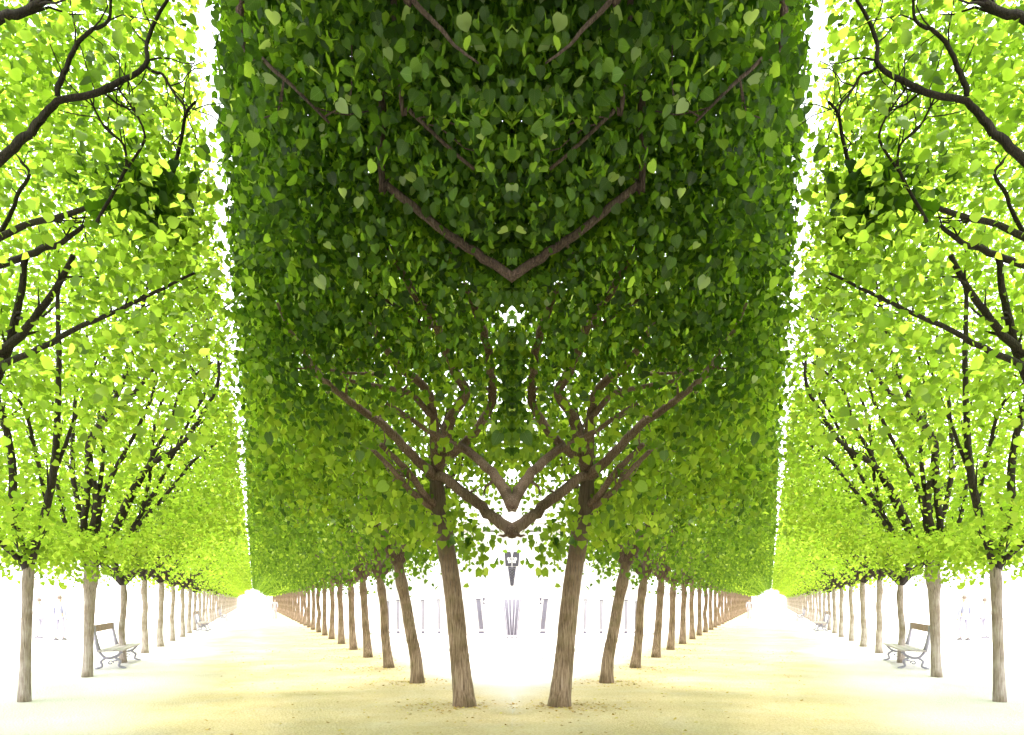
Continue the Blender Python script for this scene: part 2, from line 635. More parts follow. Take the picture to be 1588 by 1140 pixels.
def clusters(centres, per, spread, droop, face, size, flat=0.0):
    """leaves hung in sprays round the given centres"""
    n = len(centres) * per
    c = np.repeat(centres, per, axis=0)
    off = rng.normal(0, 1, (n, 3)) * np.array(spread)
    P = c + off
    ax = rng.normal(0, 1, (len(centres), 3)) * np.array((1, 1, .25))
    T = unit(rng.normal(0, .55, (n, 3)) + np.repeat(unit(ax), per, axis=0) * (.45 + flat) + np.array((0, 0, -droop)))
    Nn = rng.normal(0, .75, (n, 3)) + np.array(face) + np.array((0, 0, .25 + 1.2 * flat))
    S = size * rng.normal(1, .17, n).clip(.55, 1.5)
    cr = np.repeat(rng.beta(1.3, 1.7, len(centres)), per)
    R = (.6 * cr + .4 * rng.beta(1.3, 1.9, n)).clip(0, .985)
    R = np.where(rng.random(n) < .018, 1.0, R)
    return P, T, Nn, S, R


def hollows(c, seed, f=1.0):
    """smooth noise in space: below zero lie the hollows between the clumps of a crown"""
    r_ = np.random.default_rng(seed)
    w = np.zeros(len(c))
    for k in range(7):
        d = unit(r_.normal(0, 1, 3))
        w += np.sin(c @ d * r_.uniform(5.5, 9.5) * f + r_.uniform(0, 6.28))
    return w / 7 ** .5


def filt(L, m):
    return tuple(a[m] for a in L)


# ------------------------------------------------------------------ trunks and limbs
def trunk_mesh(name, pts, rad, mat=None, n=20, flare=1.25, burl=0.0, seed=0):
    pts, rad = smooth_line(pts, rad, 6)
    rad = rad.copy()
    k = len(rad)
    h = pts[:, 2] - pts[0, 2]
    rad *= 1 + (flare - 1) * np.exp(-h / .16)
    if burl:
        rad *= 1 + burl * np.exp(-((h - h[-1] * .80) / .13) ** 2)
    pts[0, 2] -= .05
    return MB().tube(pts, rad, n, True, .05, seed).mesh(name, mat or M_BARK, True)


def limb_mesh(name, pts, rad, mat=None, n=9, seed=0, twigs=0, tl=.7):
    mb = MB()
    p, r = smooth_line(pts, rad, 4)
    r_ = np.random.default_rng(seed + 77)
    jit = r_.normal(0, 1, p.shape) * (r[:, None] * .12)
    jit[0] = 0
    p = p + jit
    mb.tube(p, r, n, True, .10, seed)
    for t in range(twigs):
        i = int(r_.integers(len(p) // 3, len(p)))
        d = unit(p[min(i + 1, len(p) - 1)] - p[i - 1] + r_.normal(0, .55, 3) * np.linalg.norm(p[i] - p[i - 1]) * 2 + np.array((0, 0, .02)))
        L = tl * r_.uniform(.4, 1.2)
        q = [p[i]]
        for s in range(4):
            d = unit(d + r_.normal(0, .28, 3))
            q.append(q[-1] + d * L / 4)
        rr = np.linspace(max(.006, r[i] * .45), .004, 5)
        mb.tube(q, rr, 5, False, 0, t)
    return mb.mesh(name, mat or M_LIMB, True)


LIMB_PTS = []


def px_limb(name, parent, origin, poly, depth, w, mat=None, twigs=0, seed=0, tl=.6, label=None):
    """a limb traced through photo points; depth = (start, end) metres, w = (start, end) thickness in photo pixels"""
    k = len(poly)
    pts, rad = [], []
    for i, (x, y) in enumerate(poly):
        t = i / (k - 1)
        Y = depth[0] + (depth[1] - depth[0]) * t
        pts.append(at(x, y, Y) - np.array(origin))
        rad.append((w[0] + (w[1] - w[0]) * t) / 2 / F * Y)
    sp, sr = smooth_line(pts, rad, 4)
    LIMB_PTS.append(np.concatenate([sp + np.array(origin), sr[:, None]], 1))
    return obj(name, limb_mesh(name, pts, rad, mat, 9, seed, twigs, tl), parent, label=label)


def bare_under_limbs(L, prob=.8, reach=2.6, wide=1.5, limbs=None):
    """the limbs carry few leaves on their underside, so they show from the path"""
    P = L[0]
    drop = np.zeros(len(P), bool)
    eye = np.array((0, 0, EYE))
    for q in (LIMB_PTS if limbs is None else limbs):
        for x, y, z, r in q:
            d = unit(eye - np.array((x, y, z)))
            w = P - np.array((x, y, z))
            a = w @ d
            e2 = (w * w).sum(1) - a * a
            drop |= (a > -.02) & (a < reach) & (e2 < (wide * r + .035) ** 2)
    drop &= rng.random(len(P)) < prob
    return filt(L, ~drop)


# ------------------------------------------------------------------ mirrored twin of a thing
def twin(root, label):
    """the same tree or person on the other avenue: a copy of the thing and of every part, turned about"""
    r = root.copy()
    COL.objects.link(r)
    r.location = (-root.location.x, root.location.y, root.location.z)
    r.rotation_euler = (0, 0, -root.rotation_euler.z)
    r.scale = (-root.scale.x, root.scale.y, root.scale.z)
    r['label'] = label
    for ch in KIDS.get(root.name, ()):
        c = ch.copy()
        COL.objects.link(c)
        c.parent = r
        for g_ in KIDS.get(ch.name, ()):
            d = g_.copy()
            COL.objects.link(d)
            d.parent = c
    return r


KIDS = {}


def index_kids():
    KIDS.clear()
    for o in SC.objects:
        if o.parent is not None:
            KIDS.setdefault(o.parent.name, []).append(o)


TWINS = []          # (root, label of its twin)

# ------------------------------------------------------------------ far trees of the rows: shared variants
HF = 9.3


def generic_crown(seed, dense, far):
    """leaves of a clipped linden in its own frame: y along the avenue, x across, path side at -x for the dense row and +x for the pale row"""
    global rng
    keep = rng
    rng = np.random.default_rng(seed)
    half = 1.95
    if dense:
        nc = 330 if not far else 240
        c = np.stack([rng.uniform(-3.2, 1.1, nc * 4), rng.uniform(-half, half, nc * 4), rng.uniform(2.0, HF, nc * 4)], 1)
        zb = 2.35 + np.abs(c[:, 0]) ** 1.4 * .24
        face = -2.98 - .055 * (c[:, 2] - EYE)
        shell = (np.abs(c[:, 0] - face) < .55) | (c[:, 2] - zb < .8) | (c[:, 2] > HF - .6)
        ok = (c[:, 2] > zb) & (c[:, 0] > face + .12) & (shell | (rng.random(len(c)) < .4))
        c = c[ok][:nc]
        L = clusters(c, 24 if not far else 13, (.28, .28, .24), .95, (-.9, -.5, 0), .095 if not far else .16)
        m = L[0][:, 0] > -2.98 - .055 * (L[0][:, 2] - EYE) - .04 * rng.random(len(L[0]))
        L = filt(L, m)
    else:
        nc = 270 if not far else 200
        c = np.stack([rng.uniform(-2.6, 3.2, nc * 4), rng.uniform(-half, half, nc * 4), rng.uniform(2.0, HF - 1.0, nc * 4)], 1)
        zb = 2.25 + np.abs(c[:, 0]) ** 1.4 * .26
        face = 3.38 - .105 * (c[:, 2] - EYE) + rng.normal(0, .12, len(c))
        shell = (c[:, 2] - zb < 1.0) | (np.abs(c[:, 0] - face) < .6)
        ok = (c[:, 2] > zb) & (c[:, 0] < face - .15) & (shell | (rng.random(len(c)) < .35))
        c = c[ok][:nc]
        L = clusters(c, 20 if not far else 11, (.34, .34, .17), .45, (.3, -.4, 0), .10 if not far else .16, .55)
        m = L[0][:, 0] < 3.36 - (.098 - .02 * rng.random(len(L[0])) ** 4) * (L[0][:, 2] - EYE)
        L = filt(L, m)
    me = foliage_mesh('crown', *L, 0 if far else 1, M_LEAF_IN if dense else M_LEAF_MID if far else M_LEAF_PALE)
    rng = keep
    return me


def generic_wood(seed, dense, fork=2.35, r0=.17, lean=(0, 0)):
    r_ = np.random.default_rng(seed)
    pts = []
    for i in range(6):
        t = i / 5
        pts.append((lean[0] * t + r_.normal(0, .02), lean[1] * t + r_.normal(0, .02), fork * t))
    rad = [r0 * (1 - .22 * i / 5) for i in range(6)]
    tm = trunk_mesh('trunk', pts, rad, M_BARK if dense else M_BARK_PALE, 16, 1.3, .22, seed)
    limbs = []
    k = 6
    for i in range(k):
        a = 2 * math.pi * (i + r_.uniform(-.3, .3)) / k
        top = np.array((math.cos(a) * 2.3, math.sin(a) * 1.5, HF - 2.2 - r_.uniform(0, 2.0)))
        st = np.array((lean[0], lean[1], fork - .12))
        q = [st]
        for s in range(1, 6):
            t = s / 5
            b = st + (top - st) * np.array((t ** .85, t ** .85, t)) + r_.normal(0, .08, 3)
            q.append(b)
        limbs.append(limb_mesh('limb', q, np.linspace(.085, .018, 6), M_LIMB if dense else M_TWIG, 7, seed * 9 + i, 14, 1.1))
    return tm, limbs


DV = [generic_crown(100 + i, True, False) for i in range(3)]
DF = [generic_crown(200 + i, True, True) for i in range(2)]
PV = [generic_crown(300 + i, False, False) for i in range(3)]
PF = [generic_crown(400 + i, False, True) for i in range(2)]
WD = [generic_wood(500 + i, True, 2.3 + .12 * i, .105) for i in range(3)]
WP = [generic_wood(600 + i, False, 2.2 + .1 * i, .084 + .006 * i) for i in range(3)]


def row_tree(name, label, u, v, crown_me, wood, parts, group, rz=0.0, sc=1.0, shift=0.0):
    x, y = uv_xy(u, v)
    t = thing(name, label, 'tree', (x, y, 0), TH + rz, group)
    t.scale = (1, 1, sc)
    obj('trunk', wood[0], t)
    for lm in wood[1][:6 if parts else 3]:
        obj('limb', lm, t)
    cr_ = obj('crown', crown_me, t, kind='stuff')
    cr_.location.x = shift
    return t


ORD = ['first', 'second', 'third', 'fourth', 'fifth', 'sixth', 'seventh', 'eighth', 'ninth', 'tenth', 'eleventh', 'twelfth']
G_DENSE = 'lindens of the two inner rows with clipped dark crowns'
G_PALE = 'lindens of the two outer rows with pale yellow-green crowns'
CU, CV, CS = 10.27, 2.98, 3.18
LU, LV, LS = 13.05, -3.38, 3.43

# dense inner rows, trees two onward (the first is built by hand below)
LEAN = {2: (-.40, 0), 3: (-.22, 0), 4: (-.14, 0), 5: (-.08, 0), 6: (-.05, 0)}
for n in range(2, 37):
    u = CU + CS * (n - 1)
    if n <= 6:
        wood = generic_wood(700 + n, True, {2: 2.45, 3: 2.25}.get(n, 2.3), {2: .118, 3: .108}.get(n, .112), (LEAN[n][0], 0))
    else:
        wood = WD[n % 3]
    cm = DV[n % 3] if n <= 11 else DF[n % 2]
    if n <= 12:
        lab = f'{ORD[n-1]} bare trunk from the front in the {{}} inner row under the dark clipped crowns'
    else:
        lab = 'slender far linden in the {} inner row where trunks merge by the vanishing point'
    t = row_tree('linden_tree', lab.format('left'), u, CV, cm, wood, n <= 11, G_DENSE, 0, float(rng.uniform(.97, 1.03)))
    TWINS.append((t, lab.format('right')))

# the rows run on unseen behind the viewer; these trees are added for shade
for i, (x, y) in enumerate([(-2.9, -1.6), (-2.8, -5.2), (-2.9, -8.8), (-6.9, -3.4), (-6.7, -7.0), (-2.8, -12.4)]):
    t = thing('linden_tree', 'unseen clipped linden behind the viewpoint, added for shade', 'tree', (x, y, 0), math.pi, G_DENSE)
    obj('trunk', WD[i % 3][0], t)
    for lm in WD[i % 3][1]:
        obj('limb', lm, t)
    obj('crown', DV[i % 3], t, kind='stuff')
    TWINS.append((t, 'unseen clipped linden behind the viewpoint, added for shade'))

# pale outer rows
for n in range(3, 40):
    u = LU + LS * (n - 1)
    vn = LV + .51
    if n <= 7:
        bx_, by_ = {3: (191, 1028), 4: (224, 1013), 5: (249, 1003), 6: (268, 994), 7: (283, 988)}[n]
        pb = at(bx_, by_, F * EYE / (by_ - HY))
        u, vn = float(pb @ U), float(pb[:2] @ V[:2])
        u -= float(pb[2] * U[2])
    wood = WP[n % 3]
    cm = PV[n % 3] if n <= 8 else PF[n % 2]
    if n <= 12:
        lab = f'{ORD[n-1]} pale trunk from the front in the {{}} outer row with airy yellow-green crown'
    else:
        lab = 'slender far linden in the {} outer row with pale trunk fading into white light'
    t = row_tree('linden_tree', lab.format('left'), u, vn, cm, wood, n <= 11, G_PALE, 0, float(rng.uniform(.95, 1.05)), LV - vn)
    TWINS.append((t, lab.format('right')))

# ------------------------------------------------------------------ first tree of the inner row
C1 = at(720, 1095, 10.667)
C1[2] = 0
t = thing('linden_tree', 'stout brown leaning trunk, frontmost of the left inner row, its limb touching its twin', 'tree', C1, 0, G_DENSE)
tp = [(720, 1096, 33), (716, 1050, 31), (711, 1000, 29), (706, 950, 28), (700, 900, 27), (694, 860, 27), (688, 825, 28), (682, 795, 27), (678, 760, 23), (677, 735, 19)]
Yt = 10.667
tr = trunk_mesh('trunk', [at(x, y, Yt) - C1 for x, y, w in tp], [w / 2 / F * Yt for x, y, w in tp], M_BARK, 26, 1.18, .05, 3)
obj('trunk', tr, t)
D = Yt
for i, (poly, dep, w) in enumerate([
    ([(677, 742), (660, 726), (632, 698), (597, 663), (555, 632), (517, 603), (470, 560)], (D, 9.4), (17, 9)),
    ([(676, 745), (685, 738), (713, 761), (738, 780), (759, 797), (780, 813), (797, 827)], (D, 9.8), (14, 19)),
    ([(680, 790), (657, 765), (636, 735), (618, 716), (590, 690)], (D, 9.6), (13, 8)),
    ([(676, 790), (650, 774), (624, 748), (604, 723), (580, 700)], (D, 9.4), (11, 7)),
    ([(677, 735), (700, 650), (722, 612), (713, 589), (696, 558), (675, 501), (646, 463), (622, 421), (600, 380)], (D, 8.2), (18, 10)),
    ([(677, 735), (672, 650), (660, 603), (622, 572), (590, 526), (560, 490)], (D, 8.8), (17, 9)),
    ([(677, 735), (700, 690), (727, 702), (762, 732), (782, 760), (796, 786)], (D, 9.4), (10, 19)),
    ([(727, 702), (700, 688), (675, 674), (640, 652), (600, 625)], (10.2, 9.0), (9, 7)),
    ([(672, 650), (643, 614), (615, 605), (590, 600), (540, 590)], (10.2, 9.0), (10, 6)),
    ([(675, 501), (660, 505), (620, 478), (573, 452)], (8.8, 8.3), (9, 5)),
    ([(517, 603), (485, 565), (450, 512), (430, 470)], (9.2, 9.0), (8, 5)),
    ([(690, 712), (735, 672), (760, 630), (764, 600), (760, 570), (756, 535), (742, 490), (720, 440)], (10.5, 9.4), (14, 12)),
    ([(622, 582), (585, 580), (545, 579), (500, 572)], (9.6, 9.2), (6, 4)),
]):
    px_limb('limb', t, C1, poly, dep, w, M_LIMB_BROWN, 5 if i not in (1,) else 2, 40 + i, .55)
# foliage
nc = 900
c = np.stack([rng.uniform(-5.2, .10, nc * 6), rng.uniform(7.4, 13.2, nc * 6), rng.uniform(2.3, 9.3, nc * 6)], 1)
vlat = c[:, 0] * V[0] + c[:, 1] * V[1]
ulat = c[:, 0] * U[0] + c[:, 1] * U[1]
hgt = c[:, 2] - EYE
facev = -.062 * hgt
dtrunk = np.hypot(c[:, 0] - C1[0], (c[:, 1] - C1[1]) * .8)
zb = 2.75 + .20 * np.abs(vlat - CV) ** 1.25 + np.where(c[:, 0] > -.85, .75, 0)
near_seam = (c[:, 0] > -.25) & (np.abs(hgt / c[:, 1] - .407) < .018)
shell = (vlat - facev < .6) | (c[:, 2] - zb < 1.0) | (c[:, 1] < 8.3)
ok = (vlat > facev + .15) & (c[:, 2] > zb) & ~near_seam & ((shell & (hollows(c, 4, .8) > -.15)) | (rng.random(len(c)) < .30)) & (ulat < 12.4) & (c[:, 1] < 12.7 + 0 * hgt)
c = c[ok][:nc]
L = clusters(c, 24, (.15, .15, .25), 1.05, (-.4, -.6, 0), .098)
P = L[0]
m = (P[:, 0] < .03) & ~((P[:, 0] > -.08 - .22 * rng.random(len(P))) & (np.abs((P[:, 2] - EYE) / P[:, 1] - .407) < .027 * rng.random(len(P)) ** .5)) & (P[:, 0] * V[0] + P[:, 1] * V[1] > -.062 * (P[:, 2] - EYE) - .02 - .14 * rng.random(len(P)) ** 3)
L = filt(L, m)
# sprays hanging low round the fork and the meeting limbs
cs = np.array([at(x, y, Y) for x, y, Y in [
    (660, 800, 9.9), (655, 820, 10.0), (640, 790, 9.6), (620, 770, 9.4), (700, 815, 9.6), (722, 825, 9.6), (735, 845, 9.7), (745, 815, 9.5), (590, 800, 9.5), (640, 830, 10.2),
    (772, 700, 8.8), (752, 706, 8.8), (790, 735, 9.3), (742, 862, 9.7), (752, 838, 9.7),
    (690, 720, 9.2), (650, 700, 9.0), (600, 740, 9.0), (560, 780, 9.6), (570, 830, 10.2), (690, 790, 9.7), (668, 775, 9.5), (782, 700, 8.6), (770, 680, 8.4), (750, 690, 8.5), (786, 650, 8.3), (765, 650, 8.4), (720, 660, 8.5)]])
L2 = clusters(cs, 13, (.14, .13, .12), 1.3, (-.1, -1, 0), .115)
L2 = filt(L2, L2[0][:, 0] < -.01)
L = tuple(np.concatenate([a, b]) for a, b in zip(L, L2))
V_LIMBS = [LIMB_PTS[1], LIMB_PTS[6][len(LIMB_PTS[6]) // 3:]]
C1_LIMBS = list(LIMB_PTS)
L = bare_under_limbs(L, .85, 2.8, 1.4)
L = bare_under_limbs(L, .95, 3.4, 1.5, [LIMB_PTS[0]])
L = bare_under_limbs(L, 1.0, 3.4, 1.7, V_LIMBS)
LIMB_PTS.clear()
lit_low = rng.random(len(L[0])) < ((7.6 - L[0][:, 2]) / 4.2).clip(.08, .88)  # more leaves turn lighter lower down: brightness of the lower crown painted in
Ly = filt(L, lit_low)
obj('lit_low_leaves', foliage_mesh('lit_low_leaves', Ly[0] - C1, *Ly[1:], 1, M_LEAF_MID), t, label='leaves low in the crown, coloured lighter for the light there', kind='stuff')
crown(t, *filt(L, ~lit_low), M_LEAF, 1, 300, C1)
TWINS.append((t, 'stout brown leaning trunk, frontmost of the right inner row, its limb touching its twin'))

# ------------------------------------------------------------------ the tree whose trunk stands just outside the frame and whose boughs hang over the viewer
C0 = np.array((-2.75, 1.75, 0.0))
t = thing('linden_tree', 'overhanging dark boughs with the biggest hanging leaves, top centre, left half of the mirrored canopy', 'tree', C0, 0, G_DENSE)
z_ = np.zeros(3)
obj('trunk', trunk_mesh('trunk', [(0, 0, 0), (-.02, 0, .8), (.02, .02, 1.6), (.0, .05, 2.4), (.05, .1, 3.1)], [.2, .185, .175, .17, .16], M_BARK, 22, 1.25, .15, 8), t)


def bough(lead, traced, r, seed, tw=5):
    """r = thickness radius at the fork, where the traced stretch begins, and at its end"""
    pts = [np.array(p, float) for p in lead + traced]
    k0 = len(lead)
    rr = np.concatenate([np.linspace(r[0], r[1], k0 + 1)[:-1], np.linspace(r[1], r[2], len(traced))])
    sp, sr = smooth_line(pts, rr, 4)
    if traced:
        LIMB_PTS.append(np.concatenate([sp, sr[:, None]], 1)[k0 * 4:])
    obj('limb', limb_mesh('limb', [p - C0 for p in pts], rr, M_LIMB, 9, seed, tw, .45), t)


f0 = (-2.7, 1.85, 3.05)
bough([f0, (-2.4, 2.3, 4.8), (-1.5, 3.6, 6.5), (-1.2, 5.0, 7.0), (-1.05, 5.6, 6.2)], [at(x, y, 5.5) for x, y in ((592, 280), (600, 288), (653, 330), (699, 368), (751, 400), (797, 431))], (.085, .026, .037), 60, 3)
bough([f0, (-2.3, 2.3, 4.6), (-1.4, 3.0, 6.2), (-.9, 4.1, 6.2)], [at(x, y, 4.2) for x, y in ((625, -20), (639, 0), (678, 39), (705, 70), (742, 98))], (.08, .020, .006), 67, 0)
bough([f0, (-2.2, 2.4, 4.8), (-1.5, 3.8, 6.6), at(372, 40, 4.9)], [at(x, y, 4.7) for x, y in ((408, 92), (450, 130), (478, 158), (510, 190))], (.07, .014, .008), 62, 4)
bough([f0, (-2.2, 2.5, 4.8), (-1.4, 3.8, 6.6), (-.9, 4.7, 6.3)], [at(x, y, 4.9) for x, y in ((622, 155), (632, 168), (665, 200), (699, 232), (735, 262))], (.07, .015, .011), 63, 3)
bough([f0, (-2.5, 3.0, 5.2), (-1.9, 4.9, 6.6), (-1.6, 6.2, 7.2)], [(-1.0, 7.2, 7.4), (-.7, 7.6, 7.5)], (.09, .04, .03), 64, 8)
bough([f0, (-2.2, 2.2, 5.0), (-1.2, 2.8, 6.9)], [(-.6, 4.0, 7.7), (-.4, 4.4, 7.8)], (.09, .04, .03), 65, 8)
nc = 2100
c = np.stack([rng.uniform(-3.2, .08, nc * 7), rng.uniform(4.1, 8.2, nc * 7), rng.uniform(3.6, 8.6, nc * 7)], 1)
vlat = c[:, 0] * V[0] + c[:, 1] * V[1]
hgt = c[:, 2] - EYE
facev = -.060 * hgt
zb = EYE + 2.15 + .16 * (8 - c[:, 1]) + .12 * np.sin(c[:, 0] * 4 + 1) + .10 * np.sin(c[:, 1] * 3.1) - .30 * np.exp(-(c[:, 0] / .45) ** 2) * (c[:, 1] < 6.3)
shell = (c[:, 2] - zb < 1.1) | (vlat - facev < .5)
ok = (vlat > facev + .10) & (c[:, 2] > zb) & ((shell & (hollows(c, 9) > -.12)) | (~shell & (rng.random(len(c)) < .45)))
c = c[ok][:nc]
L = clusters(c, 24, (.10, .10, .21), 1.05, (-.3, -.4, 0), .063)
P = L[0]
m = (P[:, 1] > 3.9) & (P[:, 0] < .02) & ~((P[:, 0] > -.05 - .16 * rng.random(len(P))) & (np.abs((P[:, 2] - EYE) / P[:, 1] - .407) < .024 * rng.random(len(P)) ** .5)) & (P[:, 0] * V[0] + P[:, 1] * V[1] > -.060 * (P[:, 2] - EYE) - .01 - .10 * rng.random(len(P)) ** 3)
L = filt(L, m)
L = bare_under_limbs(L, .93, 2.0, 1.7)
L = bare_under_limbs(L, .82, 6.5, 1.25, C1_LIMBS)
top = clusters(np.stack([rng.uniform(-4.2, .1, 760), rng.uniform(-1.0, 8.0, 760), rng.uniform(6.2, 9.2, 760)], 1), 26, (.30, .30, .2), .8, (0, 0, .6), .12)  # high leaves, mostly above the view, added to block light from overhead
top = filt(top, (top[0][:, 0] < .02) & ((top[0] @ V > -.05 * (top[0][:, 2] - EYE)) | (top[0][:, 1] < 4.2)))
L = tuple(np.concatenate([a, b]) for a, b in zip(L, top))
crown(t, *L, M_LEAF, 2, 300, C0)
TWINS.append((t, 'overhanging dark boughs with the biggest hanging leaves, top centre, right half of the mirrored canopy'))

LIMB_PTS.clear()
PALE_JOBS = []
# ------------------------------------------------------------------ front trees of the pale outer row
def pale_crown(root, origin, u0, u1, zlow, nclus, per, size, singles, extra=None, seed=0, mat=None):
    nc_ = int(nclus * 1.3)
    uu = rng.uniform(u0, u1, nc_ * 6)
    vv = rng.uniform(-6.0, .2, nc_ * 6)
    zz = rng.uniform(zlow, 9.8, nc_ * 6)
    h = zz - EYE
    zb_ = zlow + .20 * np.abs(vv - LV) ** 1.35
    face_ = -.095 * h + rng.normal(0, .10, len(uu))
    sh = (zz - zb_ < 1.4) | (np.abs(vv - face_) < .6)
    ok_ = (vv < face_ - .12) & (zz > zb_) & (sh | (rng.random(len(uu)) < .5))
    uu, vv, zz = uu[ok_][:nc_], vv[ok_][:nc_], zz[ok_][:nc_]
    cc = uu[:, None] * U + vv[:, None] * V + zz[:, None] * np.array((0, 0, 1.0))
    L_ = clusters(cc, int(per * 1.7), (.28, .28, .15), .45, (.2, -.4, 0), size * .70, .45)
    if extra is not None:
        Le = clusters(np.array([at(*e[:3]) for e in extra]), 24, (.17, .15, .13), .9, (.1, -1, .2), size * 1.1, .1)
        obj('leaf_clump', foliage_mesh('leaf_clump', Le[0] - np.array(origin), *Le[1:], 2, M_LEAF), root, label='dark clump of broad leaves at the tip of a bough', kind='stuff')
    vl = L_[0] @ V
    L_ = filt(L_, (vl < (-.096 + .038 * rng.random(len(vl)) ** 2.5) * (L_[0][:, 2] - EYE)) & (L_[0][:, 1] > 5.2))
    L_ = bare_under_limbs(L_, .93, 9.0, 1.35, [q[q[:, 2] > 3.1] for q in LIMB_PTS])
    crown(root, *L_, mat or M_LEAF_PALE, 1, singles, origin)


def base_uv(u, v):
    x, y = uv_xy(u, v)
    return np.array((x, y, 0.0))


# the two whose trunks stand outside the frame
for k, (uu, lab, limbs, extra, ncl) in enumerate([
    (LU - 2 * LS, 'airy bough with a thick dark limb arching across the top {} corner',
     [([(-60, 300), (0, 248), (39, 214), (63, 186), (89, 158), (140, 147), (175, 132), (225, 102), (228, 67), (246, 21), (267, -10)], (5.6, 6.0), (15, 4)),
      ([(89, 158), (91, 133), (103, 105), (116, 74), (128, 58), (144, 46), (168, 32), (172, -5)], (5.8, 5.8), (9, 4)),
      ([(-40, 60), (0, 28), (32, 21), (74, -4), (110, -30)], (5.4, 5.6), (16, 9)),
      ([(225, 102), (240, 112), (252, 116), (267, 140), (283, 160), (289, 175)], (6.0, 6.0), (5, 3)),
      ([(150, 345), (191, 270), (196, 246), (189, 221), (161, 196), (140, 154)], (6.2, 5.9), (5, 3)),
      ([(191, 270), (221, 225), (223, 203), (210, 175), (181, 133)], (6.2, 6.0), (4, 3)),
      ], None, 1400),
    (LU - LS, 'airy crown with dark leaf clump and long bare limbs reaching in at the {} edge',
     [([(-60, 400), (35, 351), (88, 337), (144, 319), (190, 300)], (7.6, 7.2), (11, 6)),
      ([(-60, 430), (32, 400), (67, 386), (98, 375), (130, 350)], (7.8, 7.4), (12, 6)),
      ([(-70, 600), (0, 547), (32, 519), (63, 481), (91, 440), (115, 395)], (7.9, 7.5), (15, 8)),
      ([(-70, 590), (0, 568), (63, 540), (119, 509), (161, 491), (203, 472), (253, 447), (302, 423)], (7.8, 7.2), (11, 4)),
      ([(-30, 640), (7, 558), (21, 505), (33, 453), (40, 400)], (7.9, 7.7), (14, 9)),
      ([(-10, 380), (14, 337), (28, 302), (46, 270), (32, 250)], (7.6, 7.4), (7, 4)),
      ([(250, 330), (270, 263), (281, 217), (289, 175), (303, 158)], (7.0, 6.8), (7, 4)),
      ], [(200, 300, 6.6), (225, 300, 6.6), (250, 290, 6.6), (215, 325, 6.6), (240, 320, 6.6), (265, 280, 6.6), (190, 275, 6.7), (260, 310, 6.7), (225, 275, 6.6), (175, 290, 6.7), (230, 340, 6.6)], 640),
]):
    b = base_uv(uu, LV)
    t = thing('linden_tree', lab.format('left'), 'tree', b, 0, G_PALE)
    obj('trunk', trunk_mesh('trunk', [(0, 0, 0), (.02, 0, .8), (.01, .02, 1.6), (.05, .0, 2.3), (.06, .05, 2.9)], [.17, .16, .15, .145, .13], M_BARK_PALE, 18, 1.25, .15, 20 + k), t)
    st = np.array((.05, .04, 2.6))
    for i, (poly, dep, w) in enumerate(limbs):
        if i in (0, 2) or (k == 1 and i in (1, 2, 3, 4)):
            # carry the limb on from the fork outside the frame
            p0 = at(*poly[0], dep[0]) - b
            pts = [st, st * .5 + p0 * .5 + np.array((0, 0, .15)), p0]
            r_e = w[0] / 2 / F * dep[0]
            obj('limb', limb_mesh('limb', pts, [r_e * 1.4, r_e * 1.2, r_e], M_TWIG, 8, 90 + i, 0), t)
        px_limb('limb', t, b, poly, dep, w, M_TWIG, 6, 100 + 10 * k + i, .6)
    PALE_JOBS.append((t, b, uu - 2.3, uu + 2.2, 2.4, ncl, 22, .10, 300, extra, k))
    TWINS.append((t, lab.format('right')))

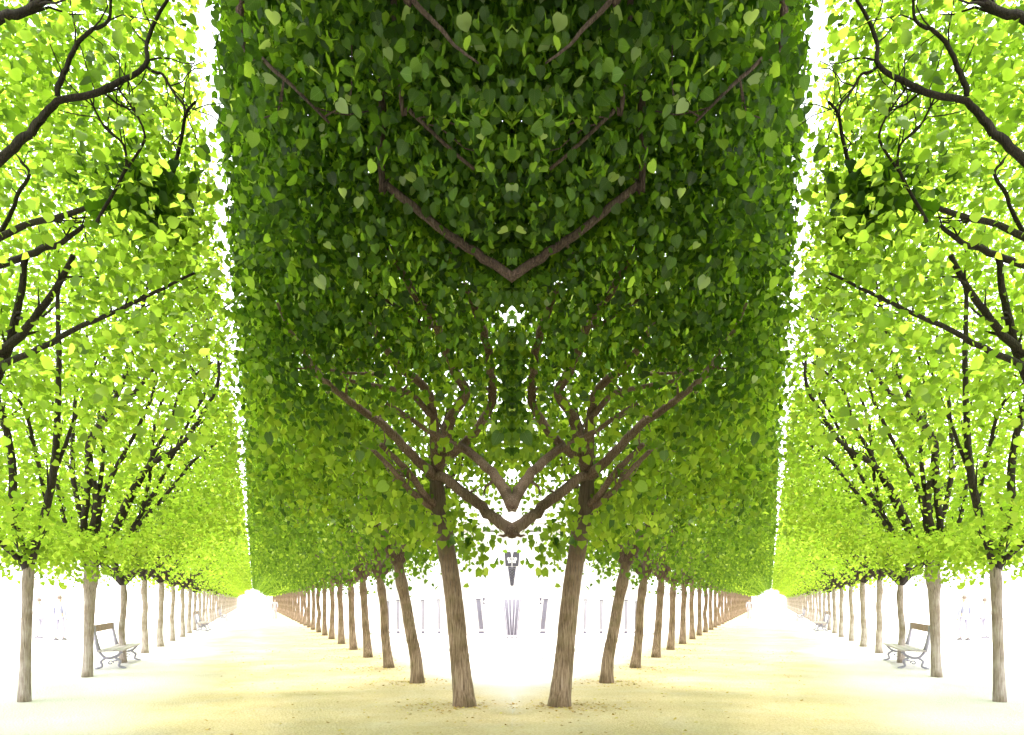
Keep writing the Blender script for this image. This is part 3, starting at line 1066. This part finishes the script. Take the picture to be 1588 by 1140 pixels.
for k, (bx, by, tp, limbs, lab, ncl) in enumerate([
    (38, 1088, [(38, 1089, 17.5), (39, 1050, 16), (40, 1000, 15), (42, 950, 14.5), (43, 910, 15), (44, 885, 16), (40, 860, 13)],
     [([(43, 885), (30, 840), (21, 800), (19, 716), (8, 660), (-10, 600)], 11.1, (14, 9)),
      ([(43, 880), (66, 820), (70, 800), (82, 737), (89, 646), (91, 540), (89, 470), (94, 430)], 11.4, (15, 5)),
      ([(43, 880), (10, 850), (-20, 820), (-50, 760)], 11.0, (10, 6)),
      ([(75, 790), (55, 700), (40, 640), (20, 610)], 11.2, (7, 4)),
      ([(82, 737), (101, 690), (120, 640), (150, 560)], 11.4, (7, 3)),
      ], 'slim pale trunk standing alone at the bottom {} edge, nearest of the outer row', 560),
    (135, 1050, [(135, 1052, 15), (137, 1010, 14), (138, 970, 14.5), (139, 930, 16), (140, 905, 19), (143, 885, 20), (143, 865, 14)],
     [([(143, 880), (140, 840), (150, 790), (140, 720), (140, 680), (175, 628), (196, 575), (210, 533), (223, 470), (232, 430)], 14.6, (14, 4)),
      ([(145, 880), (164, 848), (185, 800), (224, 730), (274, 695), (298, 667), (337, 596), (337, 533)], 14.8, (12, 4)),
      ([(140, 885), (128, 840), (133, 780), (147, 680), (210, 607), (238, 572), (267, 523), (277, 502)], 14.5, (11, 4)),
      ([(267, 523), (295, 508), (330, 491)], 14.4, (4, 3)),
      ([(146, 880), (150, 830), (154, 800), (168, 751), (189, 709), (210, 670), (235, 617), (245, 560)], 14.9, (10, 4)),
      ([(147, 870), (172, 840), (192, 800), (240, 700), (260, 667), (281, 603), (302, 582), (330, 561)], 15.0, (9, 3)),
      ([(302, 582), (290, 555), (281, 540)], 15.0, (4, 3)),
      ([(147, 870), (180, 850), (218, 800), (262, 720), (300, 640), (345, 560)], 15.3, (9, 3)),
      ([(150, 875), (200, 830), (262, 762), (300, 715), (335, 688)], 15.2, (8, 3)),
      ([(218, 800), (232, 740), (240, 660), (262, 590), (285, 540)], 15.2, (6, 3)),
      ([(140, 840), (118, 770), (112, 700), (120, 600), (135, 520), (128, 440)], 14.6, (9, 3)),
      ([(300, 640), (318, 610), (322, 560), (312, 520)], 15.2, (4, 2)),
      ([(150, 800), (160, 700), (152, 620), (165, 540), (185, 480)], 14.8, (7, 3)),
      ([(140, 880), (115, 840), (95, 790), (85, 720)], 14.4, (9, 4)),
      ], 'pale trunk with knotty mossy head beside the wooden bench in the {} outer row', 520),
]):
    Yb = F * EYE / (by - HY)
    b = at(bx, by, Yb)
    b[2] = 0
    t = thing('linden_tree', lab.format('left'), 'tree', b, 0, G_PALE)
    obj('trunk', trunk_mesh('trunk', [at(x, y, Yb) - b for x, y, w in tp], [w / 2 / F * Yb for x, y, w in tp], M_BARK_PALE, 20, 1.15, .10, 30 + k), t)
    for i, (poly, dep, w) in enumerate(limbs):
        px_limb('limb', t, b, poly, (Yb, dep - .6), w, M_TWIG, 7, 200 + 10 * k + i, .8)
    uu = float(b @ U)
    fk = at(*((43, 868) if k == 0 else (143, 862)), Yb)
    lowc = fk + rng.normal(0, 1, (16, 3)) * np.array((.65, .6, .26)) + np.array((0, -.3, .15))
    Ls = clusters(lowc, 26, (.16, .16, .14), .9, (0, -.5, 0), .085)
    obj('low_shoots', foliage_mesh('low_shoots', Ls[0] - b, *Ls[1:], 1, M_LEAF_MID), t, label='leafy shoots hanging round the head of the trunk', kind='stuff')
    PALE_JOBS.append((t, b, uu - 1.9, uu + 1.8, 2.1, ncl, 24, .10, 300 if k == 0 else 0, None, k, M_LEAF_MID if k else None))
    TWINS.append((t, lab.format('right')))

for job in PALE_JOBS:
    pale_crown(*job)

# ------------------------------------------------------------------ benches
def make_bench(label, px, py, group, parts=True):
    Yb = F * EYE / (py - HY)
    b = at(px, py, Yb)
    t = thing('park_bench', label, 'bench', (b[0], b[1], 0), TH, group)
    t.scale = (1.15, 1.4, 1.0)
    Lb = 2.0
    # local frame: y along the avenue, +x towards the path
    for i, x in enumerate((-.02, .13, .28)):
        obj('seat_plank', MB().box((x, 0, .43), (.135, Lb, .035)).mesh('seat_plank', M_BENCH_SEAT), t)
    obj('backrest_plank', MB().box((-.20, 0, .93), (.04, Lb * .92, .16)).mesh('backrest_plank', M_BENCH_WOOD), t)
    for y in (-.82, .82):
        obj('back_post', MB().tube([(-.10, y, .40), (-.15, y, .62), (-.185, y, .85), (-.19, y, .99)], [.042, .038, .034, .03], 8).mesh('back_post', M_BENCH_IRON, True), t)
        mb = MB()
        arc = [(.30, y, .40), (.22, y, .30), (.10, y, .25), (-.02, y, .28), (-.10, y, .40)]
        mb.tube(*smooth_line(arc, [.028] * 5), 7)
        for sgn, x0 in ((1, .17), (-1, .03)):
            sc_ = [(x0, y, .27), (x0 + sgn * .10, y, .18), (x0 + sgn * .08, y, .07), (x0 + sgn * .17, y, .02), (x0 + sgn * .20, y, .0)]
            mb.tube(*smooth_line(sc_, [.026, .026, .024, .03, .03]), 7)
        curl_ = [(.10 + .055 * math.cos(a) * (1 - a / 9), y, .14 + .055 * math.sin(a) * (1 - a / 9)) for a in np.linspace(0, 6.2, 10)]
        mb.tube(curl_, [.014] * 10, 6)
        obj('leg', mb.mesh('leg', M_BENCH_IRON, True), t)
    obj('stretcher', MB().tube([(.10, -.82, .26), (.10, .82, .26)], [.016, .016], 8).mesh('stretcher', M_BENCH_IRON, True), t)
    return t


G_BENCH = 'wooden benches along the outer rows'
for lab, px, py in (('wooden bench with pale seat and one back plank beside the knotty second {} outer trunk', 177, 1031),
                    ('small distant bench between far trunks of the {} outer row', 312, 978),
                    ('tiny farthest bench among the last visible {} outer trunks', 345, 962)):
    bn = make_bench(lab.format('left'), px, py, G_BENCH)
    TWINS.append((bn, lab.format('right')))

# ------------------------------------------------------------------ kerb and low rail
for s in (-1,):
    kb = bpy.data.objects.new('kerb', None)
    link(kb)
    kb['kind'] = 'structure'
    pts = [at(575, 984, F * EYE / (984 - HY)), at(622, 994, F * EYE / (994 - HY)), at(700, 1011, F * EYE / (1011 - HY)), at(750, 1024, F * EYE / (1024 - HY)), at(793, 1029, F * EYE / (1029 - HY))]
    for a, b in zip(pts[:-1], pts[1:]):
        n = max(1, int(round(np.linalg.norm(b[:2] - a[:2]) / 1.0)))
        for i in range(n):
            for sx in (1, -1):
                p0 = a + (b - a) * (i / n)
                p1 = a + (b - a) * ((i + 1) / n)
                d = p1 - p0
                ang = math.atan2(d[1], d[0] * sx)
                mid = (p0 + p1) / 2
                mb = MB().box((0, 0, .05), (np.linalg.norm(d[:2]) - .012, .12, .10 + .01 * rng.random()))
                o = obj('kerb_stone', mb.mesh('kerb_stone', M_KERB), kb)
                o.location = (mid[0] * sx, mid[1], 0)
                o.rotation_euler = (0, 0, ang)

yr = 29.5
xa, xb = (-40 - CX) / F * yr, (128 - CX) / F * yr
t = thing('low_railing', 'low thin rail faintly crossing the white lawn behind the walkers at the left', 'railing', (xa, yr, 0))
obj('rail', MB().tube([(0, 0, .80), ((xb - xa), 0, .80)], [.016, .016], 8).mesh('rail', M_IRON, True), t)
pm = MB().tube([(0, 0, 0), (0, 0, .80)], [.018, .018], 8).mesh('post', M_IRON, True)
for i in range(4):
    o = obj('post', pm, t)
    o.location = ((xb - xa) * i / 3, 0, 0)
TWINS.append((t, 'low thin rail faintly crossing the white lawn behind the walkers at the right'))
xp = (73 - CX) / F * 29.0
t = thing('slender_pole', 'faint slender pole beside the walkers at the left of the lawn', 'pole', (xp, 29.0, 0))
obj('shaft', MB().tube([(0, 0, 0), (0.03, 0, 1.6), (.09, 0, 3.4)], [.035, .028, .022], 10).mesh('shaft', M_STONE, True), t)
obj('base', MB().tube([(0, 0, 0), (0, 0, .06), (0, 0, .12)], [.09, .085, .04], 12).mesh('base', M_STONE, True), t)
TWINS.append((t, 'faint slender pole beside the walkers at the right of the lawn'))

# ------------------------------------------------------------------ pavilion and the pillar at the centre
YP = 31.5
t = thing('garden_pavilion', 'bleached white pavilion with square piers and narrow iron gates behind the trunks', 'pavilion', (0, YP, 0))
W, Hh = 6.2, 5.4
obj('wall', MB().box((0, 2.2, Hh / 2 - .2), (2 * W - .3, 3.4, Hh - .4)).mesh('wall', M_STONE), t)
obj('roof', MB().prism([(-W - .25, Hh - .38), (W + .25, Hh - .38), (W + .1, Hh), (W - 1.4, Hh + 1.1), (-W + 1.4, Hh + 1.1), (-W - .1, Hh)], -.15, 4.2).mesh('roof', M_STONE), t)
obj('cornice', MB().box((0, .3, Hh - .55), (2 * W + .1, .5, .3)).mesh('cornice', M_WHITE), t)
pier = MB().box((0, 0, 2.3), (.55, .42, 4.6)).box((0, -.02, .12), (.66, .55, .24)).box((0, -.02, 4.5), (.66, .55, .18)).mesh('pier', M_WHITE)
for x in (-5.7, -4.55, -3.5, -2.45, -.95, .95, 2.45, 3.5, 4.55, 5.7):
    o = obj('pier', pier, t)
    o.location = (x, .25, 0)


def gate(x0, x1, xt0, xt1, h, nb):
    """one narrow iron gate leaf standing ajar: rails and upright bars"""
    mb = MB()
    for i in range(nb):
        f = i / max(1, nb - 1)
        mb.tube([(x0 + (x1 - x0) * f, 0, .30), (xt0 + (xt1 - xt0) * f, 0, h)], [.012, .012], 5)
    g_ = obj('gate', mb.mesh('gate', M_IRON, True), t)
    a0_, a1_ = min(x0, x1), max(x0, x1)
    b0_, b1_ = min(xt0, xt1), max(xt0, xt1)
    pn = MB().prism([(a0_, .28), (a1_ + .01, .28), (b1_ + .01, h - .02), (b0_, h - .02)], .025, .045).mesh('panel', M_LAVENDER)
    obj('panel', pn, g_)
    r1 = MB().box(((x0 + x1) / 2, 0, .16), (abs(x1 - x0) + .06, .05, .10)).mesh('bottom_rail', M_IRON)
    obj('bottom_rail', r1, g_)
    r2 = MB().box(((xt0 + xt1) / 2, 0, h + .02), (abs(xt1 - xt0) + .05, .04, .05)).mesh('top_rail', M_IRON)
    obj('top_rail', r2, g_)
    return g_


m_px = YP / F
for sx in (1, -1):
    for (a0, a1, b0, b1, y0, nb) in ((744, 750, 739, 745, 930, 5), (681, 683, 679, 682, 931, 2), (656, 658, 655, 658, 932, 2), (618, 620, 617, 620, 932, 2), (603, 605, 602, 604, 934, 2)):
        q = [sx * (v_ - CX) * m_px for v_ in (a0, a1, b0, b1)]
        g_ = gate(q[0], q[1], q[2], q[3], EYE - (y0 - HY) * m_px, nb)
        g_.location = (0, -.25, 0)
    # small bow-shaped iron ornament beside the gate
    cx_, cz_ = sx * (750.5 - CX) * m_px, EYE - (933 - HY) * m_px
    mb = MB().prism([(cx_ - .05, cz_ + .16), (cx_ + .06, cz_ + .17), (cx_ + .05, cz_ + .07), (cx_ - .02, cz_ + .01)], -.3, -.27)
    mb.prism([(cx_ - .03, cz_ - .01), (cx_ + .08, cz_ - .09), (cx_ - .02, cz_ - .14)], -.3, -.27)
    obj('ornament', mb.mesh('ornament', M_IRON), t)

# tapering pillar with a dark name plate, a lattice and a ribbed foot
YK = 29.0
k = YK / F
t = thing('signboard_pillar', 'white tapering pillar at the centre with dark plate, pointed lattice and ribbed foot', 'signboard', (0, YK, 0))


def X_(px):
    return (px - CX) * k


def Z_(py):
    return EYE - (py - HY) * k


body = MB().prism([(X_(786), 0), (X_(802), 0), (X_(804), Z_(985)), (X_(810), Z_(925)), (X_(813), Z_(852)), (X_(775), Z_(852)), (X_(778), Z_(925)), (X_(784), Z_(985))], 0, .35).mesh('body', M_WHITE)
obj('body', body, t)
obj('foot_panel', MB().prism([(X_(786.4), Z_(985)), (X_(801.6), Z_(985)), (X_(807.6), Z_(929)), (X_(780.4), Z_(929))], -.006, -.0015).mesh('foot_panel', M_LAVENDER), t)
sign = obj('sign_plate', MB().prism([(X_(784.0), Z_(878)), (X_(793.3), Z_(878)), (X_(793.0), Z_(862)), (X_(791.6), Z_(856)), (X_(782.3), Z_(856))], -.05, -.004)
           .prism([(X_(794.7), Z_(878)), (X_(804.0), Z_(878)), (X_(805.7), Z_(856)), (X_(796.4), Z_(856)), (X_(795.0), Z_(862))], -.05, -.004).mesh('sign_plate', M_SIGN), t)
mb = MB()
for sx in (1, -1):
    # two blurred white characters either side of the seam
    for c_, pts_ in enumerate(([(-2.2, 865), (-3.6, 866), (-3.6, 868.2), (-2.3, 869.5), (-2.3, 872), (-3.6, 873)], [(-5.2, 865), (-6.8, 866.2), (-6.4, 868.4), (-5.0, 869.4), (-5.0, 872.4), (-5.8, 873)])):
        mb.tube([(sx * px_ * k, -.056, Z_(py_)) for px_, py_ in pts_], [.022] * 6, 6)
obj('lettering', mb.mesh('lettering', M_WHITE), sign)
lat = MB()
top, bot = 880.0, 908.0


def halfw(py):
    return 5.4 - (py - top) / (bot - top) * 3.9


for i in range(12):
    y = top + i * 2.4
    y2 = y + 4.6
    for sx in (1, -1):
        p0 = (sx * halfw(y) * k, -.03, Z_(y))
        p1 = (-sx * halfw(min(y2, bot)) * k, -.03, Z_(min(y2, bot)))
        lat.tube([p0, p1], [.016, .016], 5)
obj('lattice', lat.mesh('lattice', M_SIGN, True), t)
fr = MB()
fr.tube([(-5.6 * k, -.02, Z_(top)), (5.6 * k, -.02, Z_(top))], [.024, .024], 6)
for sx in (1, -1):
    fr.tube([(sx * 5.6 * k, -.02, Z_(top)), (sx * 1.6 * k, -.02, Z_(bot + .5))], [.022, .022], 6)
fr.tube([(-1.6 * k, -.02, Z_(bot)), (1.6 * k, -.02, Z_(bot))], [.022, .022], 6)
obj('lattice_frame', fr.mesh('lattice_frame', M_IRON, True), t)
for a, b, w in ((780.2, 786.5, 1), (783, 788.5, 1), (786.2, 790.5, 1), (789.5, 792.4, 1), (791.3, 793.4, 1.2), (784.6, 789.5, .8)):
    for sx in (1, -1):
        p0 = (sx * (a - CX) * k, -.012, Z_(929))
        p1 = (sx * (b - CX) * k, -.012, Z_(985))
        obj('rib', MB().tube([p0, p1], [.013 * w, .013 * w], 6).mesh('rib', M_IRON, True), t)
for x in (787.4, 794, 800.6):
    obj('foot_block', MB().box((X_(x), -.02, Z_(990)), (.055, .06, .11)).mesh('foot_block', M_IRON), t)

# ------------------------------------------------------------------ people
def skin_obj(name, joints, edges, parent, mat, sub=2, root=0):
    me = bpy.data.meshes.new(name)
    me.from_pydata([j[:3] for j in joints], edges, [])
    me.materials.append(mat)
    o = bpy.data.objects.new(name, me)
    link(o, parent)
    md = o.modifiers.new('Skin', 'SKIN')
    md.use_smooth_shade = True
    for i, j in enumerate(joints):
        sv = me.skin_vertices[0].data[i]
        r = j[3]
        sv.radius = r if isinstance(r, tuple) else (r, r)
        sv.use_root = (i == root)
    s = o.modifiers.new('Subdivision', 'SUBSURF')
    s.levels = sub
    s.render_levels = sub
    return o


M_SKIN = plain('skin', (.55, .38, .30), 0.6, 0.06, 10)
M_HAIR = plain('hair', (.16, .12, .10), 0.7, 0.2, 20)
M_JACKET = plain('blue_grey_jacket', (.30, .30, .40), 0.9, 0.12, 8)
M_TROUSER = plain('grey_violet_trousers', (.34, .32, .42), 0.9, 0.12, 8)
M_SHIRT = plain('white_shirt', (.72, .72, .74), 0.9, 0.04, 8)
M_LILAC = plain('lilac_coat', (.46, .42, .50), 0.9, 0.12, 8)
M_SHOE = plain('dark_shoes', (.15, .14, .17), 0.6, 0.1, 8)


def person(label, x, y, rz, h, stride, top, bottom, elbow, coat=False):
    t = thing('person', label, 'person', (x, y, 0), rz, 'walkers in the garden')
    k = h / 1.75
    sl = stride / 2
    # faces +y; joints: x, y, z, radius
    def J(a, b, c, r):
        return (a * k, b * k, c * k, tuple(q * k for q in r) if isinstance(r, tuple) else r * k)
    j = [J(0, 0, .95, (.13, .10)), J(0, 0, 1.15, (.13, .09)), J(0, .01, 1.36, (.15, .10)), J(0, .01, 1.47, .055), J(0, .02, 1.53, .055), J(0, .03, 1.60, (.078, .092)), J(0, .03, 1.69, (.075, .09)), J(0, .02, 1.745, .045)]
    e = [(0, 1), (1, 2), (2, 3), (3, 4), (4, 5), (5, 6), (6, 7)]
    hands = []
    for s, ph in ((1, 1), (-1, -1)):
        i0 = len(j)
        fy = sl * ph
        j += [J(.10 * s, 0, .90, .085), J(.105 * s, fy * .55 + .03, .50, .055), J(.105 * s, fy, .09, .038), J(.11 * s, fy + .13, .03, .034)]
        e += [(0, i0), (i0, i0 + 1), (i0 + 1, i0 + 2), (i0 + 2, i0 + 3)]
        i1 = len(j)
        hx, hy, hz = elbow
        j += [J(.18 * s, 0, 1.41, .055), J(.245 * s, -.02 - fy * .25, 1.14, .040), J(hx * s, hy - fy * .4, hz, .027), J((hx + .005) * s, hy + .05 - fy * .4, hz - .075, (.040, .020))]
        e += [(2, i1), (i1, i1 + 1), (i1 + 1, i1 + 2), (i1 + 2, i1 + 3)]
        hands.append((i1 + 3, s, hx, hy - fy * .4, hz))
    for hi, s, hx, hy, hz in hands:
        for q, (dx, ln) in enumerate(((-.030, .065), (-.010, .078), (.010, .074), (.028, .056))):
            a = len(j)
            j += [J((hx + dx * .9) * s, hy + .055, hz - .085, .0095), J((hx + dx) * s, hy + .06, hz - .09 - ln * .55, .009), J((hx + dx) * s, hy + .075, hz - .09 - ln, .0075)]
            e += [(hi, a), (a, a + 1), (a + 1, a + 2)]
        a = len(j)
        j += [J((hx - .045) * s, hy + .06, hz - .06, .011), J((hx - .060) * s, hy + .085, hz - .10, .009)]
        e += [(hi, a), (a, a + 1)]
    body = skin_obj('body', j, e, t, M_SKIN, 1)
    # face: nose, ears, eyes, mouth
    fc = MB().tube([(0, .118 * k, 1.635 * k), (0, .142 * k, 1.60 * k), (0, .122 * k, 1.59 * k)], [.008 * k, .014 * k, .010 * k], 8)
    for s in (1, -1):
        fc.tube([(.080 * s * k, .02 * k, 1.585 * k), (.088 * s * k, .01 * k, 1.61 * k), (.082 * s * k, .015 * k, 1.64 * k)], [.009 * k, .016 * k, .011 * k], 8)
    obj('nose_and_ears', fc.mesh('nose_and_ears', M_SKIN, True), body)
    ey = MB()
    for s in (1, -1):
        ey.tube([(.03 * s * k - .012 * k, .112 * k, 1.642 * k), (.03 * s * k + .012 * k, .112 * k, 1.642 * k)], [.007 * k, .007 * k], 6)
    obj('eyes', ey.mesh('eyes', M_SHOE, True), body)
    obj('mouth', MB().tube([(-.024 * k, .110 * k, 1.563 * k), (0, .117 * k, 1.562 * k), (.024 * k, .110 * k, 1.563 * k)], [.005 * k, .008 * k, .005 * k], 6).mesh('mouth', M_LILAC, True), body)
    # hair over crown and back of the head
    hv, hf = [], []
    for a in range(7):
        el = math.radians(-18 + a * 18)
        for b in range(12):
            az = 2 * math.pi * b / 12
            lim = 0 if math.sin(az) < .35 else (1.0 if el < .75 else 0)
            rr = 1.0 - .16 * lim
            hv.append((math.cos(el) * math.cos(az) * .090 * k * rr, (.022 + math.cos(el) * math.sin(az) * .106 * rr) * k, (1.645 + math.sin(el) * .118 * rr) * k))
    for a in range(6):
        for b in range(12):
            hf.append((a * 12 + b, a * 12 + (b + 1) % 12, (a + 1) * 12 + (b + 1) % 12, (a + 1) * 12 + b))
    obj('hair', mesh_from('hair', hv, hf, True, M_HAIR), body)
    # clothes
    low = .62 if coat else .86
    cj = [J(0, 0, low, (.165, .125)), J(0, 0, 1.0, (.155, .12)), J(0, 0, 1.18, (.155, .115)), J(0, .01, 1.36, (.172, .12)), J(0, .01, 1.455, .075)]
    ce = [(0, 1), (1, 2), (2, 3), (3, 4)]
    for s in (1, -1):
        fy = sl * s
        a = len(cj)
        hx, hy, hz = elbow
        cj += [J(.185 * s, 0, 1.405, .072), J(.248 * s, -.02 - fy * .25, 1.14, .056), J(hx * s, hy - fy * .4, hz + .03, .042)]
        ce += [(3, a), (a, a + 1), (a + 1, a + 2)]
    skin_obj('jacket', cj, ce, t, top, 2, 1)
    tj = [J(0, 0, .95, (.145, .115))]
    te = []
    for s in (1, -1):
        fy = sl * s
        a = len(tj)
        tj += [J(.10 * s, 0, .86, .098), J(.107 * s, fy * .55 + .03, .50, .074), J(.107 * s, fy, .10, .062)]
        te += [(0, a), (a, a + 1), (a + 1, a + 2)]
    skin_obj('trousers', tj, te, t, bottom, 2, 0)
    for s in (1, -1):
        fy = sl * s
        sh = MB().tube(*smooth_line([(.108 * s * k, (fy - .07) * k, .045 * k), (.108 * s * k, fy * k, .055 * k), (.110 * s * k, (fy + .10) * k, .042 * k), (.112 * s * k, (fy + .18) * k, .032 * k)], [.038 * k, .045 * k, .043 * k, .028 * k]), 10)
        obj('shoe', sh.mesh('shoe', M_SHOE, True), t)
    return t


Yq = F * EYE / (993 - HY)
pq = at(92, 993, Yq)
pr = person('man in blue-grey jacket with back turned, standing on the white lawn at the left', float(pq[0]), float(pq[1]), -.1, 1.78, .16, M_JACKET, M_TROUSER, (.235, .06, .90))
TWINS.append((pr, 'man in blue-grey jacket with back turned, standing on the white lawn at the right'))
Yq = F * EYE / (990 - HY)
pq = at(61, 990, Yq)
pr = person('walker in white shirt and pale trousers nearest the slender left pole', float(pq[0]), float(pq[1]), 1.3, 1.68, .45, M_SHIRT, M_TROUSER, (.24, .10, .92))
TWINS.append((pr, 'walker in white shirt and pale trousers nearest the slender right pole'))
Yq = F * EYE / (959 - HY)
pq = at(426, 959, Yq)
pr = person('distant dark-haired walker in lilac coat on the left sandy avenue', float(pq[0]), float(pq[1]), TH + 3.1, 1.68, .4, M_LILAC, M_LILAC, (.22, .05, .92), True)
TWINS.append((pr, 'distant dark-haired walker in lilac coat on the right sandy avenue'))

# ------------------------------------------------------------------ fallen leaves
M_FALLEN = leaf_material('fallen_leaf', [(0, (.40, .24, .07)), (.5, (.62, .40, .10)), (1, (.70, .60, .14))], [(0, (.3, .2, .05)), (1, (.4, .4, .1))], .15)
pts = []
for n in range(1, 12):
    u = CU + CS * (n - 1)
    for i in range(int(190 / n ** .5)):
        a, r = rng.uniform(0, 6.28), abs(rng.normal(0, .55)) + .12
        pts.append(U * (u + r * math.sin(a) * .8) + V * (CV - .25 + r * math.cos(a) * 1.2))
for i in range(300):
    pts.append(U * rng.uniform(7, 24) + V * rng.uniform(-.8, 3.6))
P = np.array(pts)
P = P[P[:, 0] < 0]
P = np.concatenate([P, P * np.array((-1, 1, 1))])
P[:, 2] = .012
n = len(P)
T = np.stack([rng.normal(0, 1, n), rng.normal(0, 1, n), rng.normal(0, .1, n)], 1)
Nn = np.tile((0, 0, 1.0), (n, 1)) + rng.normal(0, .2, (n, 3))
fl = obj('fallen_leaves', foliage_mesh('fallen_leaves', P, T, Nn, rng.uniform(.025, .06, n), rng.random(n), 1, M_FALLEN), kind='stuff')

# ------------------------------------------------------------------ the mirrored half of the garden
index_kids()
for root, lab in TWINS:
    twin(root, lab)
